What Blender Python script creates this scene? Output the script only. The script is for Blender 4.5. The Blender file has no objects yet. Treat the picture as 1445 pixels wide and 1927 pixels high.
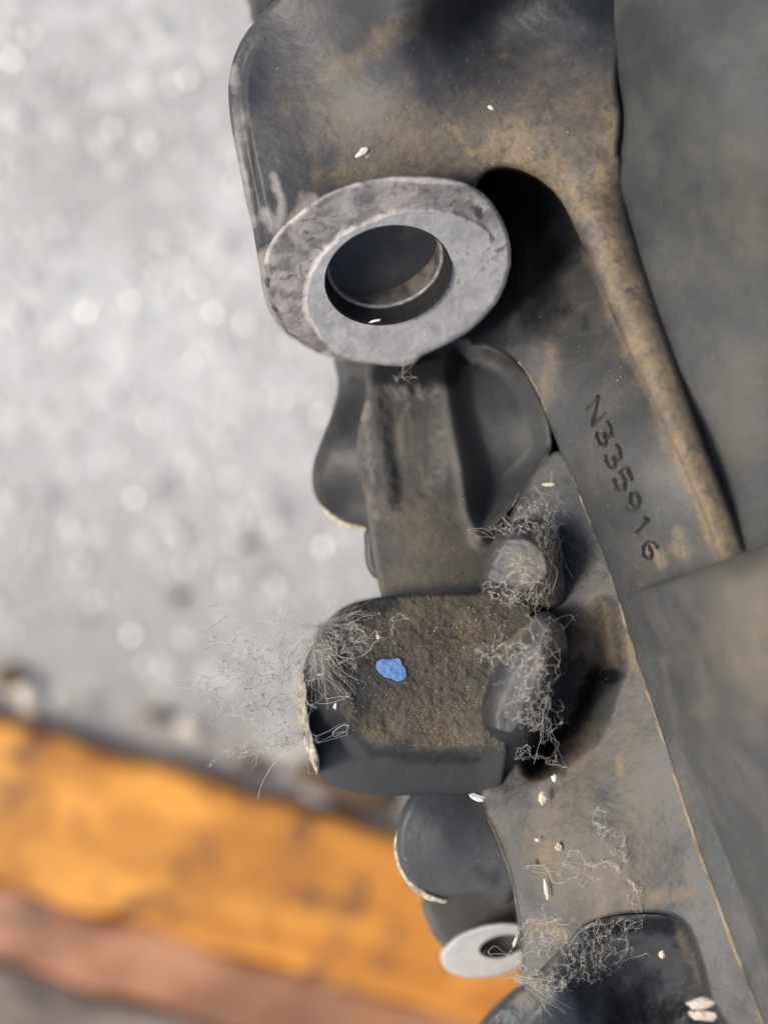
import bpy, math, random
import numpy as np
from mathutils import Vector
random.seed(7); rng = np.random.RandomState(11)
sc = bpy.context.scene
C = sc.collection

# ------------------------------------------------------------------ camera
D = 0.18                      # camera to the focused depth, metres
ZF = 0.45                     # that depth above the ground
S = 0.096/1445                # metres per photograph pixel at that depth
cam = bpy.data.cameras.new('camera'); camo = bpy.data.objects.new('camera', cam); C.objects.link(camo)
camo.location = (0, 0, ZF + D); camo.rotation_euler = (0, 0, 0)
cam.sensor_fit = 'HORIZONTAL'; cam.sensor_width = 36; cam.lens = 36*D/0.096
cam.clip_start = 0.005; cam.clip_end = 200
cam.dof.use_dof = True; cam.dof.focus_distance = D; cam.dof.aperture_fstop = 14.5
sc.camera = camo

# ------------------------------------------------------------------ light
sun_dir = Vector((-0.60, -0.16, 0.60)).normalized()
elev = math.asin(sun_dir.z); az = math.atan2(sun_dir.x, sun_dir.y)
w = bpy.data.worlds.new("World"); sc.world = w; w.use_nodes = True
nt = w.node_tree
sky = nt.nodes.new('ShaderNodeTexSky'); sky.sky_type = 'NISHITA'; sky.sun_disc = False
sky.sun_elevation = elev; sky.sun_rotation = az; sky.dust_density = 3.0; sky.air_density = 1.0
nt.nodes['Background'].inputs['Strength'].default_value = 0.10
nt.links.new(sky.outputs[0], nt.nodes['Background'].inputs['Color'])
sl = bpy.data.lights.new('sun', 'SUN'); sl.energy = 1.5; sl.angle = math.radians(15); sl.color = (1.0, 0.91, 0.79)
so = bpy.data.objects.new('sun', sl); C.objects.link(so)
so.rotation_euler = sun_dir.to_track_quat('Z', 'Y').to_euler()
sc.view_settings.view_transform = 'Standard'; sc.view_settings.look = 'None'
sc.view_settings.gamma = 1; sc.view_settings.exposure = 0.70

# ------------------------------------------------------------------ measuring
def P(u, v, h):
    """photograph pixel + height in cm over the focused depth -> metres in the world"""
    z = h*0.01; k = S*(D - z)/D
    return ((u - 722.5)*k, (963.5 - v)*k, ZF + z)
def unP(x, y, z):
    hz = z - ZF; k = S*(D - hz)/D
    return (x/k + 722.5, 963.5 - y/k)
def Pn(u, v, h):
    z = h*0.01; k = S*(D - z)/D
    return np.stack([(u - 722.5)*k, (963.5 - v)*k, ZF + z], -1)

def spline(pts, n=8, closed=True):
    p = np.array(pts, float); m = len(p); out = []
    rngm = m if closed else m - 1
    for i in range(rngm):
        if closed: a, b, c, d = p[(i-1) % m], p[i], p[(i+1) % m], p[(i+2) % m]
        else: a, b, c, d = p[max(i-1, 0)], p[i], p[i+1], p[min(i+2, m-1)]
        for k in range(n):
            t = k/n
            out.append(0.5*((2*b) + (-a+c)*t + (2*a-5*b+4*c-d)*t*t + (-a+3*b-3*c+d)*t**3))
    if not closed: out.append(p[-1])
    return np.array(out)

def seg_dist(U, V, line, closed=False):
    q = np.array(line, float); best = np.full(U.shape, 1e9)
    cu = np.zeros(U.shape); cv = np.zeros(U.shape)
    n = len(q) if closed else len(q) - 1
    if len(q) == 1:
        return np.hypot(U-q[0][0], V-q[0][1]), np.full(U.shape, q[0][0]), np.full(U.shape, q[0][1])
    for i in range(n):
        a = q[i]; b = q[(i+1) % len(q)]; d = b - a; L = d @ d + 1e-9
        t = np.clip(((U-a[0])*d[0] + (V-a[1])*d[1])/L, 0, 1)
        x = a[0] + t*d[0]; y = a[1] + t*d[1]; e = np.hypot(U-x, V-y)
        m = e < best; best = np.where(m, e, best); cu = np.where(m, x, cu); cv = np.where(m, y, cv)
    return best, cu, cv

def inside(U, V, poly):
    q = np.array(poly, float); r = np.zeros(U.shape, bool); n = len(q)
    for i in range(n):
        x1, y1 = q[i]; x2, y2 = q[(i+1) % n]
        if y1 == y2: continue
        c = ((y1 > V) != (y2 > V)) & (U < (x2-x1)*(V-y1)/(y2-y1) + x1)
        r ^= c
    return r
def sdf(U, V, poly):
    d, cu, cv = seg_dist(U, V, poly, True)
    return np.where(inside(U, V, poly), -d, d), cu, cv

_T = rng.rand(256, 256)
def vnoise(U, V, sc_, seed=0):
    x = U/sc_ + seed*17.3; y = V/sc_ + seed*9.1
    xi = np.floor(x).astype(int); yi = np.floor(y).astype(int); fx = x-xi; fy = y-yi
    fx = fx*fx*(3-2*fx); fy = fy*fy*(3-2*fy)
    g = lambda a, b: _T[(xi+a) % 256, (yi+b) % 256]
    return (g(0,0)*(1-fx)*(1-fy) + g(1,0)*fx*(1-fy) + g(0,1)*(1-fx)*fy + g(1,1)*fx*fy) - 0.5
def fbm(U, V, sc_, seed=0, o=4):
    r = 0; a = 1
    for i in range(o):
        r = r + a*vnoise(U, V, sc_/(2**i), seed+i*3.7); a *= 0.55
    return r
def sstep(x, a, b):
    t = np.clip((x-a)/(b-a), 0, 1); return t*t*(3-2*t)

def tps(ctrl):
    """smooth height through control points (u, v, cm)"""
    c = np.array(ctrl, float); X = c[:, :2]/200.0; n = len(c)
    def K(r): return np.where(r > 1e-9, r*r*np.log(r+1e-12), 0)
    R = np.hypot(X[:, None, 0]-X[None, :, 0], X[:, None, 1]-X[None, :, 1])
    A = np.zeros((n+3, n+3)); A[:n, :n] = K(R) + np.eye(n)*0.02
    A[:n, n] = 1; A[:n, n+1:] = X; A[n, :n] = 1; A[n+1:, :n] = X.T
    sol = np.linalg.lstsq(A, np.concatenate([c[:, 2], [0, 0, 0]]), rcond=None)[0]
    def f(U, V):
        u = U/200.0; v = V/200.0; h = sol[n] + sol[n+1]*u + sol[n+2]*v
        for i in range(n): h = h + sol[i]*K(np.hypot(u-X[i, 0], v-X[i, 1]))
        return h
    return f

# ------------------------------------------------------------------ objects
def meta(o, label=None, cat=None, group=None, kind=None):
    if label: o['label'] = label
    if cat: o['category'] = cat
    if group: o['group'] = group
    if kind: o['kind'] = kind
    return o
def empty(name, loc, label, cat, group=None):
    o = bpy.data.objects.new(name, None); C.objects.link(o); o.location = loc; o.empty_display_size = 0.01
    return meta(o, label, cat, group)
def link_mesh(name, verts, faces, mat, parent=None, smooth=True, attrs=None, base=None):
    """verts in world metres; the object's origin is put at its base"""
    verts = np.array(verts, float)
    if parent is not None and parent.type == 'EMPTY': org = np.array(parent.location)
    elif parent is not None: org = np.array(parent['_org'])
    else: org = np.array([verts[:, 0].mean(), verts[:, 1].mean(), verts[:, 2].min()]) if base is None else np.array(base)
    me = bpy.data.meshes.new(name)
    me.from_pydata((verts - org).tolist(), [], faces if isinstance(faces, list) else faces.tolist()); me.update()
    if smooth: me.polygons.foreach_set('use_smooth', [True]*len(me.polygons))
    if attrs:
        for k, a in attrs.items():
            at = me.attributes.new(k, 'FLOAT', 'POINT'); at.data.foreach_set('value', np.array(a, 'f'))
    o = bpy.data.objects.new(name, me); C.objects.link(o); me.materials.append(mat)
    if parent is None: o.location = org
    else: o.parent = parent
    o['_org'] = org.tolist()
    return o

def marks(U, V, ms, seed=3):
    """grime and wear marks, painted light and shade too: (polyline, radius px, strength)"""
    r = np.zeros(U.shape)
    if not ms: return r
    j = 1 + 0.9*fbm(U, V, 46, seed)
    for line, rad, st in ms:
        d, _, _ = seg_dist(U, V, line); r = np.maximum(r, st*(1 - sstep(d*j, 0, rad*1.15)))
    return np.clip(r, 0, 1)

def sheet(name, poly, hfun, mat, parent, step=3.0, base=-4.0, rnd=10, rh=None, rough=0.0035, rsc=30,
          hole=None, dust=(), wear=(), oil_shade=(), edge_wear=0.0, sm=6, seed=0, dust0=0.0, wear0=0.0, jag=0.0, extra=None, clean=None, taper=0.0):
    """a closed cast block: outline measured on the photograph, modelled top, walls down to its base"""
    pl = spline(poly, sm) if sm > 1 else np.array(poly, float)
    if jag: pl = pl + jag*np.stack([fbm(pl[:,0], pl[:,1], 14, 5), fbm(pl[:,0], pl[:,1], 14, 8)], -1)
    u0, v0 = pl.min(0) - step*2; u1, v1 = pl.max(0) + step*2
    us = np.arange(u0, u1, step); vs = np.arange(v0, v1, step)
    U, V = np.meshgrid(us, vs, indexing='ij')
    d, cu, cv = sdf(U, V, pl)
    if hole is not None:
        dh, hu, hv = sdf(U, V, hole); dh = -dh
        m = dh > d; dd = np.where(m, dh, d); cu2 = np.where(m, hu, cu); cv2 = np.where(m, hv, cv)
    else: dd, cu2, cv2 = d, cu, cv
    keepv = dd < step*0.95
    snap = (dd > 0) | (dd > -step*0.35)
    U = np.where(snap & keepv, cu2, U); V = np.where(snap & keepv, cv2, V)
    d0 = np.where(snap & keepv, np.minimum(d, 0), d)
    din = np.clip(-d0, 0, None)
    h = hfun(U, V)
    r = rnd; t = np.clip(1 - din/r, 0, 1); hh = (rh if rh is not None else r*S*100)
    h = h - hh*(0.30*(1 - np.sqrt(np.clip(1 - 0.96*t*t, 0, 1))) + 0.70*t*t)
    h = h + rough*fbm(U, V, rsc, seed+1, 4)*2 + rough*2.0*fbm(U, V, rsc*5, seed+2, 2)
    nI, nJ = U.shape
    q = keepv[:-1, :-1] & keepv[1:, :-1] & keepv[1:, 1:] & keepv[:-1, 1:]
    cen = (dd[:-1, :-1] + dd[1:, :-1] + dd[1:, 1:] + dd[:-1, 1:])/4 < step*0.3
    q &= cen
    idx = np.arange(nI*nJ).reshape(nI, nJ)
    ii, jj = np.nonzero(q)
    F = np.stack([idx[ii, jj], idx[ii, jj+1], idx[ii+1, jj+1], idx[ii+1, jj]], -1)
    used = np.unique(F); rem = np.full(nI*nJ, -1); rem[used] = np.arange(len(used)); F = rem[F]
    Uf = U.ravel()[used]; Vf = V.ravel()[used]; hf = h.ravel()[used]; df = din.ravel()[used]
    top = Pn(Uf, Vf, hf)
    # boundary edges -> walls down to the base
    E = np.concatenate([F[:, [0, 1]], F[:, [1, 2]], F[:, [2, 3]], F[:, [3, 0]]])
    key = np.sort(E, 1); kk = key[:, 0].astype(np.int64)*10**7 + key[:, 1]
    un, inv, cnt = np.unique(kk, return_inverse=True, return_counts=True)
    B = E[cnt[inv.ravel()] == 1]
    bv = np.unique(B); n0 = len(top); mp = np.full(n0, -1); mp[bv] = np.arange(len(bv)) + n0
    low = Pn(Uf[bv], Vf[bv], np.full(len(bv), base)); vert = top[bv]*1.0        # drafted walls
    low[:, :2] = low[:, :2]*0.93 + vert[:, :2]*0.07
    verts = np.concatenate([top, low])
    W = np.stack([B[:, 1], B[:, 0], mp[B[:, 0]], mp[B[:, 1]]], -1)
    faces = np.concatenate([F, W])
    du = np.clip(marks(Uf, Vf, dust, seed+3) + dust0, 0, 1); we = np.clip(marks(Uf, Vf, wear, seed+4) + wear0, 0, 1); oi = marks(Uf, Vf, oil_shade, seed+5)
    if edge_wear:
        ej = 1 + 1.2*fbm(Uf, Vf, 22, seed+9)
        we = np.maximum(we, edge_wear*(1 - sstep(df*ej, 1.5, 7)))
    def ext(a): return np.concatenate([a, a[bv]])
    at = {'dust': ext(du), 'wear': ext(we), 'oil_shade': ext(oi)}
    if extra: at['machined'] = ext(extra(Uf, Vf))
    if clean: at['clean'] = ext(clean(Uf, Vf))
    return link_mesh(name, verts, faces, mat, parent, True, at)

# ------------------------------------------------------------------ materials
class NB:
    def __init__(s, name):
        s.m = bpy.data.materials.new(name); s.m.use_nodes = True; s.t = s.m.node_tree
        s.b = s.t.nodes['Principled BSDF']; s.tc = s.t.nodes.new('ShaderNodeTexCoord').outputs['Object']
    def n(s, typ, **k):
        x = s.t.nodes.new('ShaderNode'+typ)
        for a, b in k.items(): setattr(x, a, b)
        return x
    def put(s, sock, v):
        if isinstance(v, bpy.types.NodeSocket): s.t.links.new(v, sock)
        elif isinstance(v, (tuple, list)): sock.default_value = tuple(v) + ((1,) if len(v) == 3 and len(sock.default_value) == 4 else ())
        else: sock.default_value = v
    def noise(s, scale, detail=4, rough=0.55, dist=0.0, stretch=None, rot=None):
        x = s.n('TexNoise'); vec = s.tc
        if stretch:
            mp = s.n('Mapping'); s.put(mp.inputs['Vector'], vec); mp.inputs['Scale'].default_value = stretch
            if rot: mp.inputs['Rotation'].default_value = rot
            vec = mp.outputs[0]
        s.put(x.inputs['Vector'], vec); x.inputs['Scale'].default_value = scale; x.inputs['Detail'].default_value = detail
        x.inputs['Roughness'].default_value = rough; x.inputs['Distortion'].default_value = dist
        return x.outputs['Fac']
    def vor(s, scale, feature='F1', rand=1.0):
        x = s.n('TexVoronoi', feature=feature); s.put(x.inputs['Vector'], s.tc); x.inputs['Scale'].default_value = scale
        x.inputs['Randomness'].default_value = rand
        return x
    def ramp(s, f, a, b, va=0.0, vb=1.0):
        x = s.n('MapRange', interpolation_type='SMOOTHSTEP'); s.put(x.inputs[0], f)
        for i, q in zip((1, 2, 3, 4), (a, b, va, vb)): x.inputs[i].default_value = q
        return x.outputs[0]
    def ma(s, op, a, b=0.0, clamp=False):
        x = s.n('Math', operation=op, use_clamp=clamp); s.put(x.inputs[0], a); s.put(x.inputs[1], b); return x.outputs[0]
    def mix(s, f, a, b):
        x = s.n('Mix', data_type='RGBA'); s.put(x.inputs[0], f); s.put(x.inputs[6], a); s.put(x.inputs[7], b); return x.outputs[2]
    def attr(s, name):
        return s.n('Attribute', attribute_name=name).outputs['Fac']
    def bump(s, f, strength, dist, prev=None):
        x = s.n('Bump'); s.put(x.inputs['Height'], f); x.inputs['Strength'].default_value = strength; x.inputs['Distance'].default_value = dist
        if prev: s.put(x.inputs['Normal'], prev)
        return x.outputs[0]
    def out(s, col, rough, normal=None, metal=0.0, spec=None):
        s.put(s.b.inputs['Base Color'], col); s.put(s.b.inputs['Roughness'], rough); s.put(s.b.inputs['Metallic'], metal)
        if normal: s.put(s.b.inputs['Normal'], normal)
        if spec is not None: s.b.inputs['Specular IOR Level'].default_value = spec
        return s.m

def cast_metal(name, base=(0.035, 0.038, 0.043), base2=(0.060, 0.063, 0.067), dustc=(0.40, 0.30, 0.17), grain=1.0,
               dusty=0.12, rough=0.40, lump=0.16, streak=False, wearc=(0.36, 0.34, 0.32)):
    b = NB(name)
    big = b.noise(90, 5, 0.6); fine = b.noise(1400, 4, 0.7); mid = b.noise(420, 4, 0.65, 0.6)
    st = b.noise(300, 4, 0.6, 0.4, (1, 0.13, 1), (0, 0, math.radians(-20)))
    c = b.mix(b.ramp(big, 0.38, 0.64), base, base2)
    c = b.mix(b.ramp(mid, 0.58, 0.75, 0, 0.18), c, (0.03, 0.028, 0.026))
    cl = b.attr('clean')
    d = b.attr('dust')  # dusty marks, and the warm highlight painted on the cover
    vf = b.noise(3800, 3, 0.7)
    fld = b.ma('ADD', b.ma('MULTIPLY', fine, 0.45), b.ma('ADD', b.ma('MULTIPLY', vf, 0.3), b.ma('MULTIPLY', st if streak else mid, 0.45)))
    dm = b.ma('MULTIPLY', d, b.ma('ADD', b.ma('MULTIPLY', b.ma('SUBTRACT', fld, 0.6), 4.0), 0.62), True)
    gen = b.ma('MULTIPLY', b.ma('MULTIPLY', b.ramp(st if streak else big, 0.40, 0.75), b.ramp(fine, 0.35, 0.7)), dusty*1.3)
    dm = b.ma('MINIMUM', b.ma('ADD', dm, gen), 0.9)
    dcol = b.mix(fine, dustc, tuple(x*0.55 for x in dustc))
    c = b.mix(dm, c, dcol)
    wv = b.attr('wear')
    wm = b.ma('MULTIPLY', b.ma('SUBTRACT', b.ma('ADD', b.ma('MULTIPLY', wv, 1.1), b.ma('MULTIPLY', mid, 0.7)), 0.82), 2.5, True)
    c = b.mix(wm, c, b.mix(fine, wearc, tuple(x*0.6 for x in wearc)))
    # pale specks of grit
    v1 = b.vor(650); sp = b.ramp(v1.outputs['Distance'], 0.05, 0.11, 1, 0)
    pick = b.ramp(b.noise(500, 2), 0.66, 0.70)
    sp = b.ma('MULTIPLY', sp, pick)
    c = b.mix(b.ma('MULTIPLY', sp, 0.8), c, (0.5, 0.44, 0.33))
    if grain > 2:
        v3 = b.vor(2600); p3 = b.n('SeparateColor'); b.put(p3.inputs[0], v3.outputs['Color'])
        s3 = b.ma('MULTIPLY', b.ramp(v3.outputs['Distance'], 0.15, 0.35, 1, 0), b.ramp(p3.outputs[0], 0.55, 0.9))
        c = b.mix(b.ma('MULTIPLY', s3, 0.65), c, b.mix(p3.outputs[1], (0.30, 0.24, 0.15), (0.16, 0.15, 0.13)))
    v4 = b.vor(1500); p4 = b.n('SeparateColor'); b.put(p4.inputs[0], v4.outputs['Color'])
    s4 = b.ma('MULTIPLY', b.ramp(v4.outputs['Distance'], 0.08, 0.2, 1, 0), b.ramp(p4.outputs[0], 0.86, 0.95))
    c = b.mix(b.ma('MULTIPLY', s4, 0.55), c, b.mix(p4.outputs[1], (0.36, 0.29, 0.19), (0.02, 0.018, 0.016)))
    c = b.mix(b.ma('MULTIPLY', cl, 0.92), c, (0.040, 0.045, 0.049))
    ov = b.attr('oil_shade')
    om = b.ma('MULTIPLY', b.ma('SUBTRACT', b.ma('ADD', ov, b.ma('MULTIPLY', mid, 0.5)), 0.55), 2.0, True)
    c = b.mix(om, c, (0.008, 0.009, 0.011))  # near-black for oily spots and for shade painted into hollows
    r = b.ma('ADD', b.ma('MULTIPLY', dm, 0.35), b.ma('ADD', rough, b.ma('MULTIPLY', big, 0.12)), True)
    inv = b.ma('SUBTRACT', 1.0, b.ma('MULTIPLY', cl, 0.85))
    n = b.bump(b.ma('MULTIPLY', fine, inv), 0.30*grain, 0.00025)
    n = b.bump(b.ma('MULTIPLY', mid, inv), lump, 0.0004, n)
    return b.out(c, r, n)

M = {}
M['cast'] = cast_metal('dark_cast_metal')
M['wall'] = cast_metal('streaked_cast_metal', (0.048, 0.052, 0.054), (0.074, 0.077, 0.077), streak=True, dusty=0.15, rough=0.42)
M['smooth'] = cast_metal('smooth_dark_casting', (0.042, 0.047, 0.052), (0.062, 0.066, 0.070), grain=0.5, dusty=0.06, rough=0.42)
M['grit'] = cast_metal('gritty_casting', (0.030, 0.028, 0.025), (0.070, 0.060, 0.045), (0.24, 0.19, 0.12), grain=3.4, dusty=0.55, rough=0.55, lump=0.5)
M['brown'] = cast_metal('earthy_casting', (0.056, 0.056, 0.053), (0.092, 0.089, 0.080), (0.25, 0.21, 0.14), grain=1.0, dusty=0.22, rough=0.55)
M['deep'] = cast_metal('shaded_recess_metal', (0.012, 0.013, 0.015), (0.022, 0.023, 0.024), (0.10, 0.075, 0.04), grain=0.8, dusty=0.10, rough=0.5)  # near-black colour paints extra shade into the deep recesses
M['blur'] = cast_metal('grey_cover_metal', (0.042, 0.045, 0.048), (0.064, 0.066, 0.067), (0.20, 0.19, 0.12), grain=0.5, dusty=0.22, rough=0.48)

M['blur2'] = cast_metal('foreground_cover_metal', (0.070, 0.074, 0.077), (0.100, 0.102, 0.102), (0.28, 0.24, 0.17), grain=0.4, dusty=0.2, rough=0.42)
def boss_mat():
    b = NB('machined_boss_metal')
    fine = b.noise(1500, 4, 0.7); mid = b.noise(330, 5, 0.65, 0.5); big = b.noise(110, 3)
    ma = b.attr('machined')
    smooth = b.mix(b.ramp(mid, 0.35, 0.7), (0.43, 0.42, 0.415), (0.58, 0.57, 0.56))
    smooth = b.mix(b.ma('MULTIPLY', b.ramp(mid, 0.56, 0.66), b.ramp(big, 0.40, 0.62)), smooth, (0.23, 0.21, 0.20))
    roughc = b.mix(b.ramp(mid, 0.38, 0.62), (0.24, 0.22, 0.215), (0.50, 0.46, 0.42))
    roughc = b.mix(b.ramp(b.noise(700, 5, 0.7), 0.54, 0.68, 0, 0.75), roughc, (0.085, 0.07, 0.07))
    c = b.mix(ma, roughc, smooth)
    wm = b.ma('MULTIPLY', b.ma('SUBTRACT', b.ma('ADD', b.attr('wear'), b.ma('MULTIPLY', mid, 0.8)), 0.85), 4, True)
    c = b.mix(wm, c, (0.62, 0.55, 0.47))
    dk = b.ma('MULTIPLY', b.ma('SUBTRACT', b.ma('ADD', b.attr('oil_shade'), b.ma('MULTIPLY', mid, 1.2)), 1.05), 5, True)
    c = b.mix(dk, c, (0.085, 0.075, 0.075))
    n = b.bump(mid, 0.3, 0.0005); n = b.bump(fine, 0.3, 0.0002, n)
    return b.out(c, 0.52, n, 0.0)
M['boss'] = boss_mat()
def plain(name, col, rough=0.6, sc_=600, var=0.4, metal=0.0, bump=0.2, col2=None):
    b = NB(name); f = b.noise(sc_, 5, 0.65)
    c = b.mix(b.ramp(f, 0.35, 0.65), col, col2 or tuple(x*(1-var) for x in col))
    return b.out(c, rough, b.bump(f, bump, 0.0003), metal)
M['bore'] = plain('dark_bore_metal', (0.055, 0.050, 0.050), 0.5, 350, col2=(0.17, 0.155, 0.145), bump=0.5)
M['lip'] = plain('black_bore_lip', (0.004, 0.004, 0.005), 0.85, 700, col2=(0.010, 0.009, 0.009))  # near-black paints the shaded crescent inside the bore
M['bright_lip'] = plain('grey_bore_edge', (0.34, 0.33, 0.30), 0.4, 900, 0.5)
M['blue'] = plain('blue_paint', (0.12, 0.27, 0.66), 0.6, 1500, col2=(0.17, 0.34, 0.72), bump=0.3)
def blue_mat():
    b = NB('blue_marking_paint'); f = b.noise(1500, 5, 0.7); g_ = b.noise(5200, 3, 0.7)
    c = b.mix(b.ramp(f, 0.35, 0.65), (0.13, 0.28, 0.62), (0.20, 0.36, 0.70)); c = b.mix(b.ramp(g_, 0.60, 0.70, 0, 0.7), c, (0.06, 0.07, 0.09)); c = b.mix(b.ramp(b.noise(900, 3), 0.64, 0.72, 0, 0.6), c, (0.22, 0.19, 0.14))
    return b.out(c, 0.7, b.bump(g_, 0.7, 0.0003))
M['blue'] = blue_mat()
M['cream'] = plain('sunlit_rim_metal', (0.74, 0.66, 0.50), 0.6, 900, 0.6, bump=0.6)  # cream colour paints sunlit rims onto the burr edges
M['white'] = plain('white_flake', (0.85, 0.82, 0.76), 0.5, 900, 0.15)
M['creamflake'] = plain('cream_flake', (0.80, 0.70, 0.48), 0.6, 900, 0.2)
M['pinkflake'] = plain('pinkish_flake', (0.75, 0.52, 0.36), 0.6, 900, 0.2)
M['lump'] = plain('pinkish_white_lump', (0.85, 0.72, 0.60), 0.6, 500, 0.35)
M['washer'] = plain('pale_machined_ring', (0.62, 0.62, 0.62), 0.5, 200, 0.2)
M['ink'] = plain('dark_stamped_marks', (0.018, 0.016, 0.014), 0.6, 380, col2=(0.034, 0.032, 0.029))
M['seam'] = plain('dusty_seam_flash', (0.13, 0.105, 0.065), 0.7, 260, col2=(0.32, 0.25, 0.145), bump=0.5)
M['stone'] = plain('pale_stone', (0.75, 0.66, 0.55), 0.7, 200, 0.3)
M['darkstone'] = plain('dark_stone_and_shade', (0.15, 0.095, 0.05), 0.8, 200, 0.4)  # dark stones, and the patches that paint shade on the ground
def fibre_mat(name, alpha, col=(0.80, 0.77, 0.72)):
    b = NB(name); b.out(col, 0.8); b.b.inputs['Alpha'].default_value = alpha
    return b.m
M['web'] = fibre_mat('cobweb_fibre', 0.7); M['web2'] = fibre_mat('dense_cobweb_fibre', 0.24, (0.85, 0.80, 0.70))

# ------------------------------------------------------------------ ground
def ground_mat():
    b = NB('sunlit_concrete')
    big = b.noise(9, 4, 0.6); mid = b.noise(60, 5, 0.65)
    c = b.mix(b.ramp(big, 0.35, 0.68), (0.49, 0.475, 0.44), (0.71, 0.70, 0.665))
    c = b.mix(b.ramp(b.noise(150, 6, 0.75), 0.46, 0.66, 0, 0.7), c, (0.25, 0.245, 0.24))
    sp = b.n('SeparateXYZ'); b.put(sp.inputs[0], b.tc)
    tan_tone = b.ma('ADD', b.ma('MULTIPLY', b.ma('ADD', sp.outputs[1], 0.03), -5.0), b.ma('MULTIPLY', b.ma('SUBTRACT', big, 0.5), 1.6))
    tan_tone = b.ma('ADD', tan_tone, 0.35, True)         # tan-grey tone, stronger towards the boards
    c = b.mix(b.ma('MULTIPLY', tan_tone, 0.92), c, (0.235, 0.21, 0.178))
    v = b.vor(105); pk = b.n('SeparateColor'); b.put(pk.inputs[0], v.outputs['Color'])
    spot = b.ramp(v.outputs['Distance'], 0.22, 0.42, 1, 0)
    c = b.mix(b.ma('MULTIPLY', spot, b.ramp(pk.outputs[0], 0.45, 0.85, 0, 0.85)), c, b.mix(pk.outputs[1], (0.92, 0.90, 0.87), (0.85, 0.79, 0.68)))
    v2 = b.vor(42); pk2 = b.n('SeparateColor'); b.put(pk2.inputs[0], v2.outputs['Color'])
    c = b.mix(b.ma('MULTIPLY', b.ramp(v2.outputs['Distance'], 0.18, 0.36, 1, 0), b.ramp(pk2.outputs[2], 0.80, 0.9, 0, 0.45)), c, (0.16, 0.16, 0.17))
    n = b.bump(mid, 0.6, 0.002)
    return b.out(c, 0.6, n)
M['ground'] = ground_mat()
G = 40
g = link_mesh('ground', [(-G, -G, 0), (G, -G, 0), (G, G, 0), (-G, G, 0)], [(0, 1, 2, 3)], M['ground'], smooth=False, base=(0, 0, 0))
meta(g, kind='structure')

def pebble_verts(cx, cy, z, rx, ry, rz, rot=0, n=8, seed=0, jag=0.16):
    r = random.Random(seed); vs = []; fs = []
    for i in range(1, 5):
        th = math.pi*i/5
        for j in range(n):
            ph = 2*math.pi*j/n; k = 1 + r.uniform(-jag, jag)
            x = rx*math.sin(th)*math.cos(ph)*k; y = ry*math.sin(th)*math.sin(ph)*k; zz = rz*math.cos(th)*k
            vs.append((cx + x*math.cos(rot)-y*math.sin(rot), cy + x*math.sin(rot)+y*math.cos(rot), z+zz))
    for i in range(3):
        for j in range(n):
            a = i*n+j; b_ = i*n+(j+1) % n; fs.append((a, a+n, b_+n, b_))
    t = len(vs); vs.append((cx, cy, z+rz)); vs.append((cx, cy, z-rz))
    for j in range(n): fs.append((t, j, (j+1) % n)); fs.append((t+1, 3*n+(j+1) % n, 3*n+j))
    return vs, fs
def gp(u, v, h=0.0):           # a photograph pixel on a level h metres over the ground
    return P(u, v, (h - ZF)*100)
# loose grit on the concrete, its white colour standing in for sparkle: uncountable
vs = []; fs = []
for i in range(4200):
    x = random.uniform(-0.30, 0.34); y = random.uniform(-0.3, 0.34); r_ = random.choice([0.0006, 0.0009, 0.0013, 0.0017])*random.uniform(0.7, 1.3)
    a, f = pebble_verts(x, y, r_*0.4, r_, r_*random.uniform(0.6, 1), r_*0.7, random.uniform(0, 3), 6, i)
    o_ = len(vs); vs += a; fs += [tuple(q+o_ for q in t) for t in f]
meta(link_mesh('grit', vs, fs, M['white'], base=(0, 0, 0)), kind='stuff', label='fine white grit painting sparkle over the concrete', cat='grit')
vs = []; fs = []; half = (sun_dir + Vector((0, 0, 1))).normalized()
for i in range(1100):  # flakes added for glints, tilted near the sun's mirror direction
    x = random.uniform(-0.24, 0.08); y = random.uniform(-0.06, 0.24); r_ = random.uniform(0.0005, 0.0019)
    nn = (half + Vector((random.gauss(0, .3), random.gauss(0, .3), 0))).normalized(); a = nn.orthogonal().normalized(); b_ = nn.cross(a); c0 = Vector((x, y, r_*0.9)); o_ = len(vs)
    ring6 = [(math.cos(t)*r_*random.uniform(.7, 1.2), math.sin(t)*r_*random.uniform(.6, 1.1)) for t in [k*math.pi/3 for k in range(6)]]
    vs += [tuple(c0 + a*p_ + b_*q_ + nn*0.0002) for p_, q_ in ring6] + [tuple(c0 + a*p_ + b_*q_ - nn*0.0002) for p_, q_ in ring6]
    fs += [tuple(o_+k for k in range(6)), tuple(o_+11-k for k in range(6))] + [(o_+k, o_+6+k, o_+6+(k+1) % 6, o_+(k+1) % 6) for k in range(6)]
M['glint_flake'] = plain('sun_glint_flake', (0.75, 0.75, 0.73), 0.52, 300, 0.1, metal=0.9, bump=0)
meta(link_mesh('glint_flakes', vs, fs, M['glint_flake'], smooth=False, base=(0, 0, 0)), kind='stuff', label='tiny mirror flakes added to make sun glints on the concrete', cat='flakes')
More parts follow.
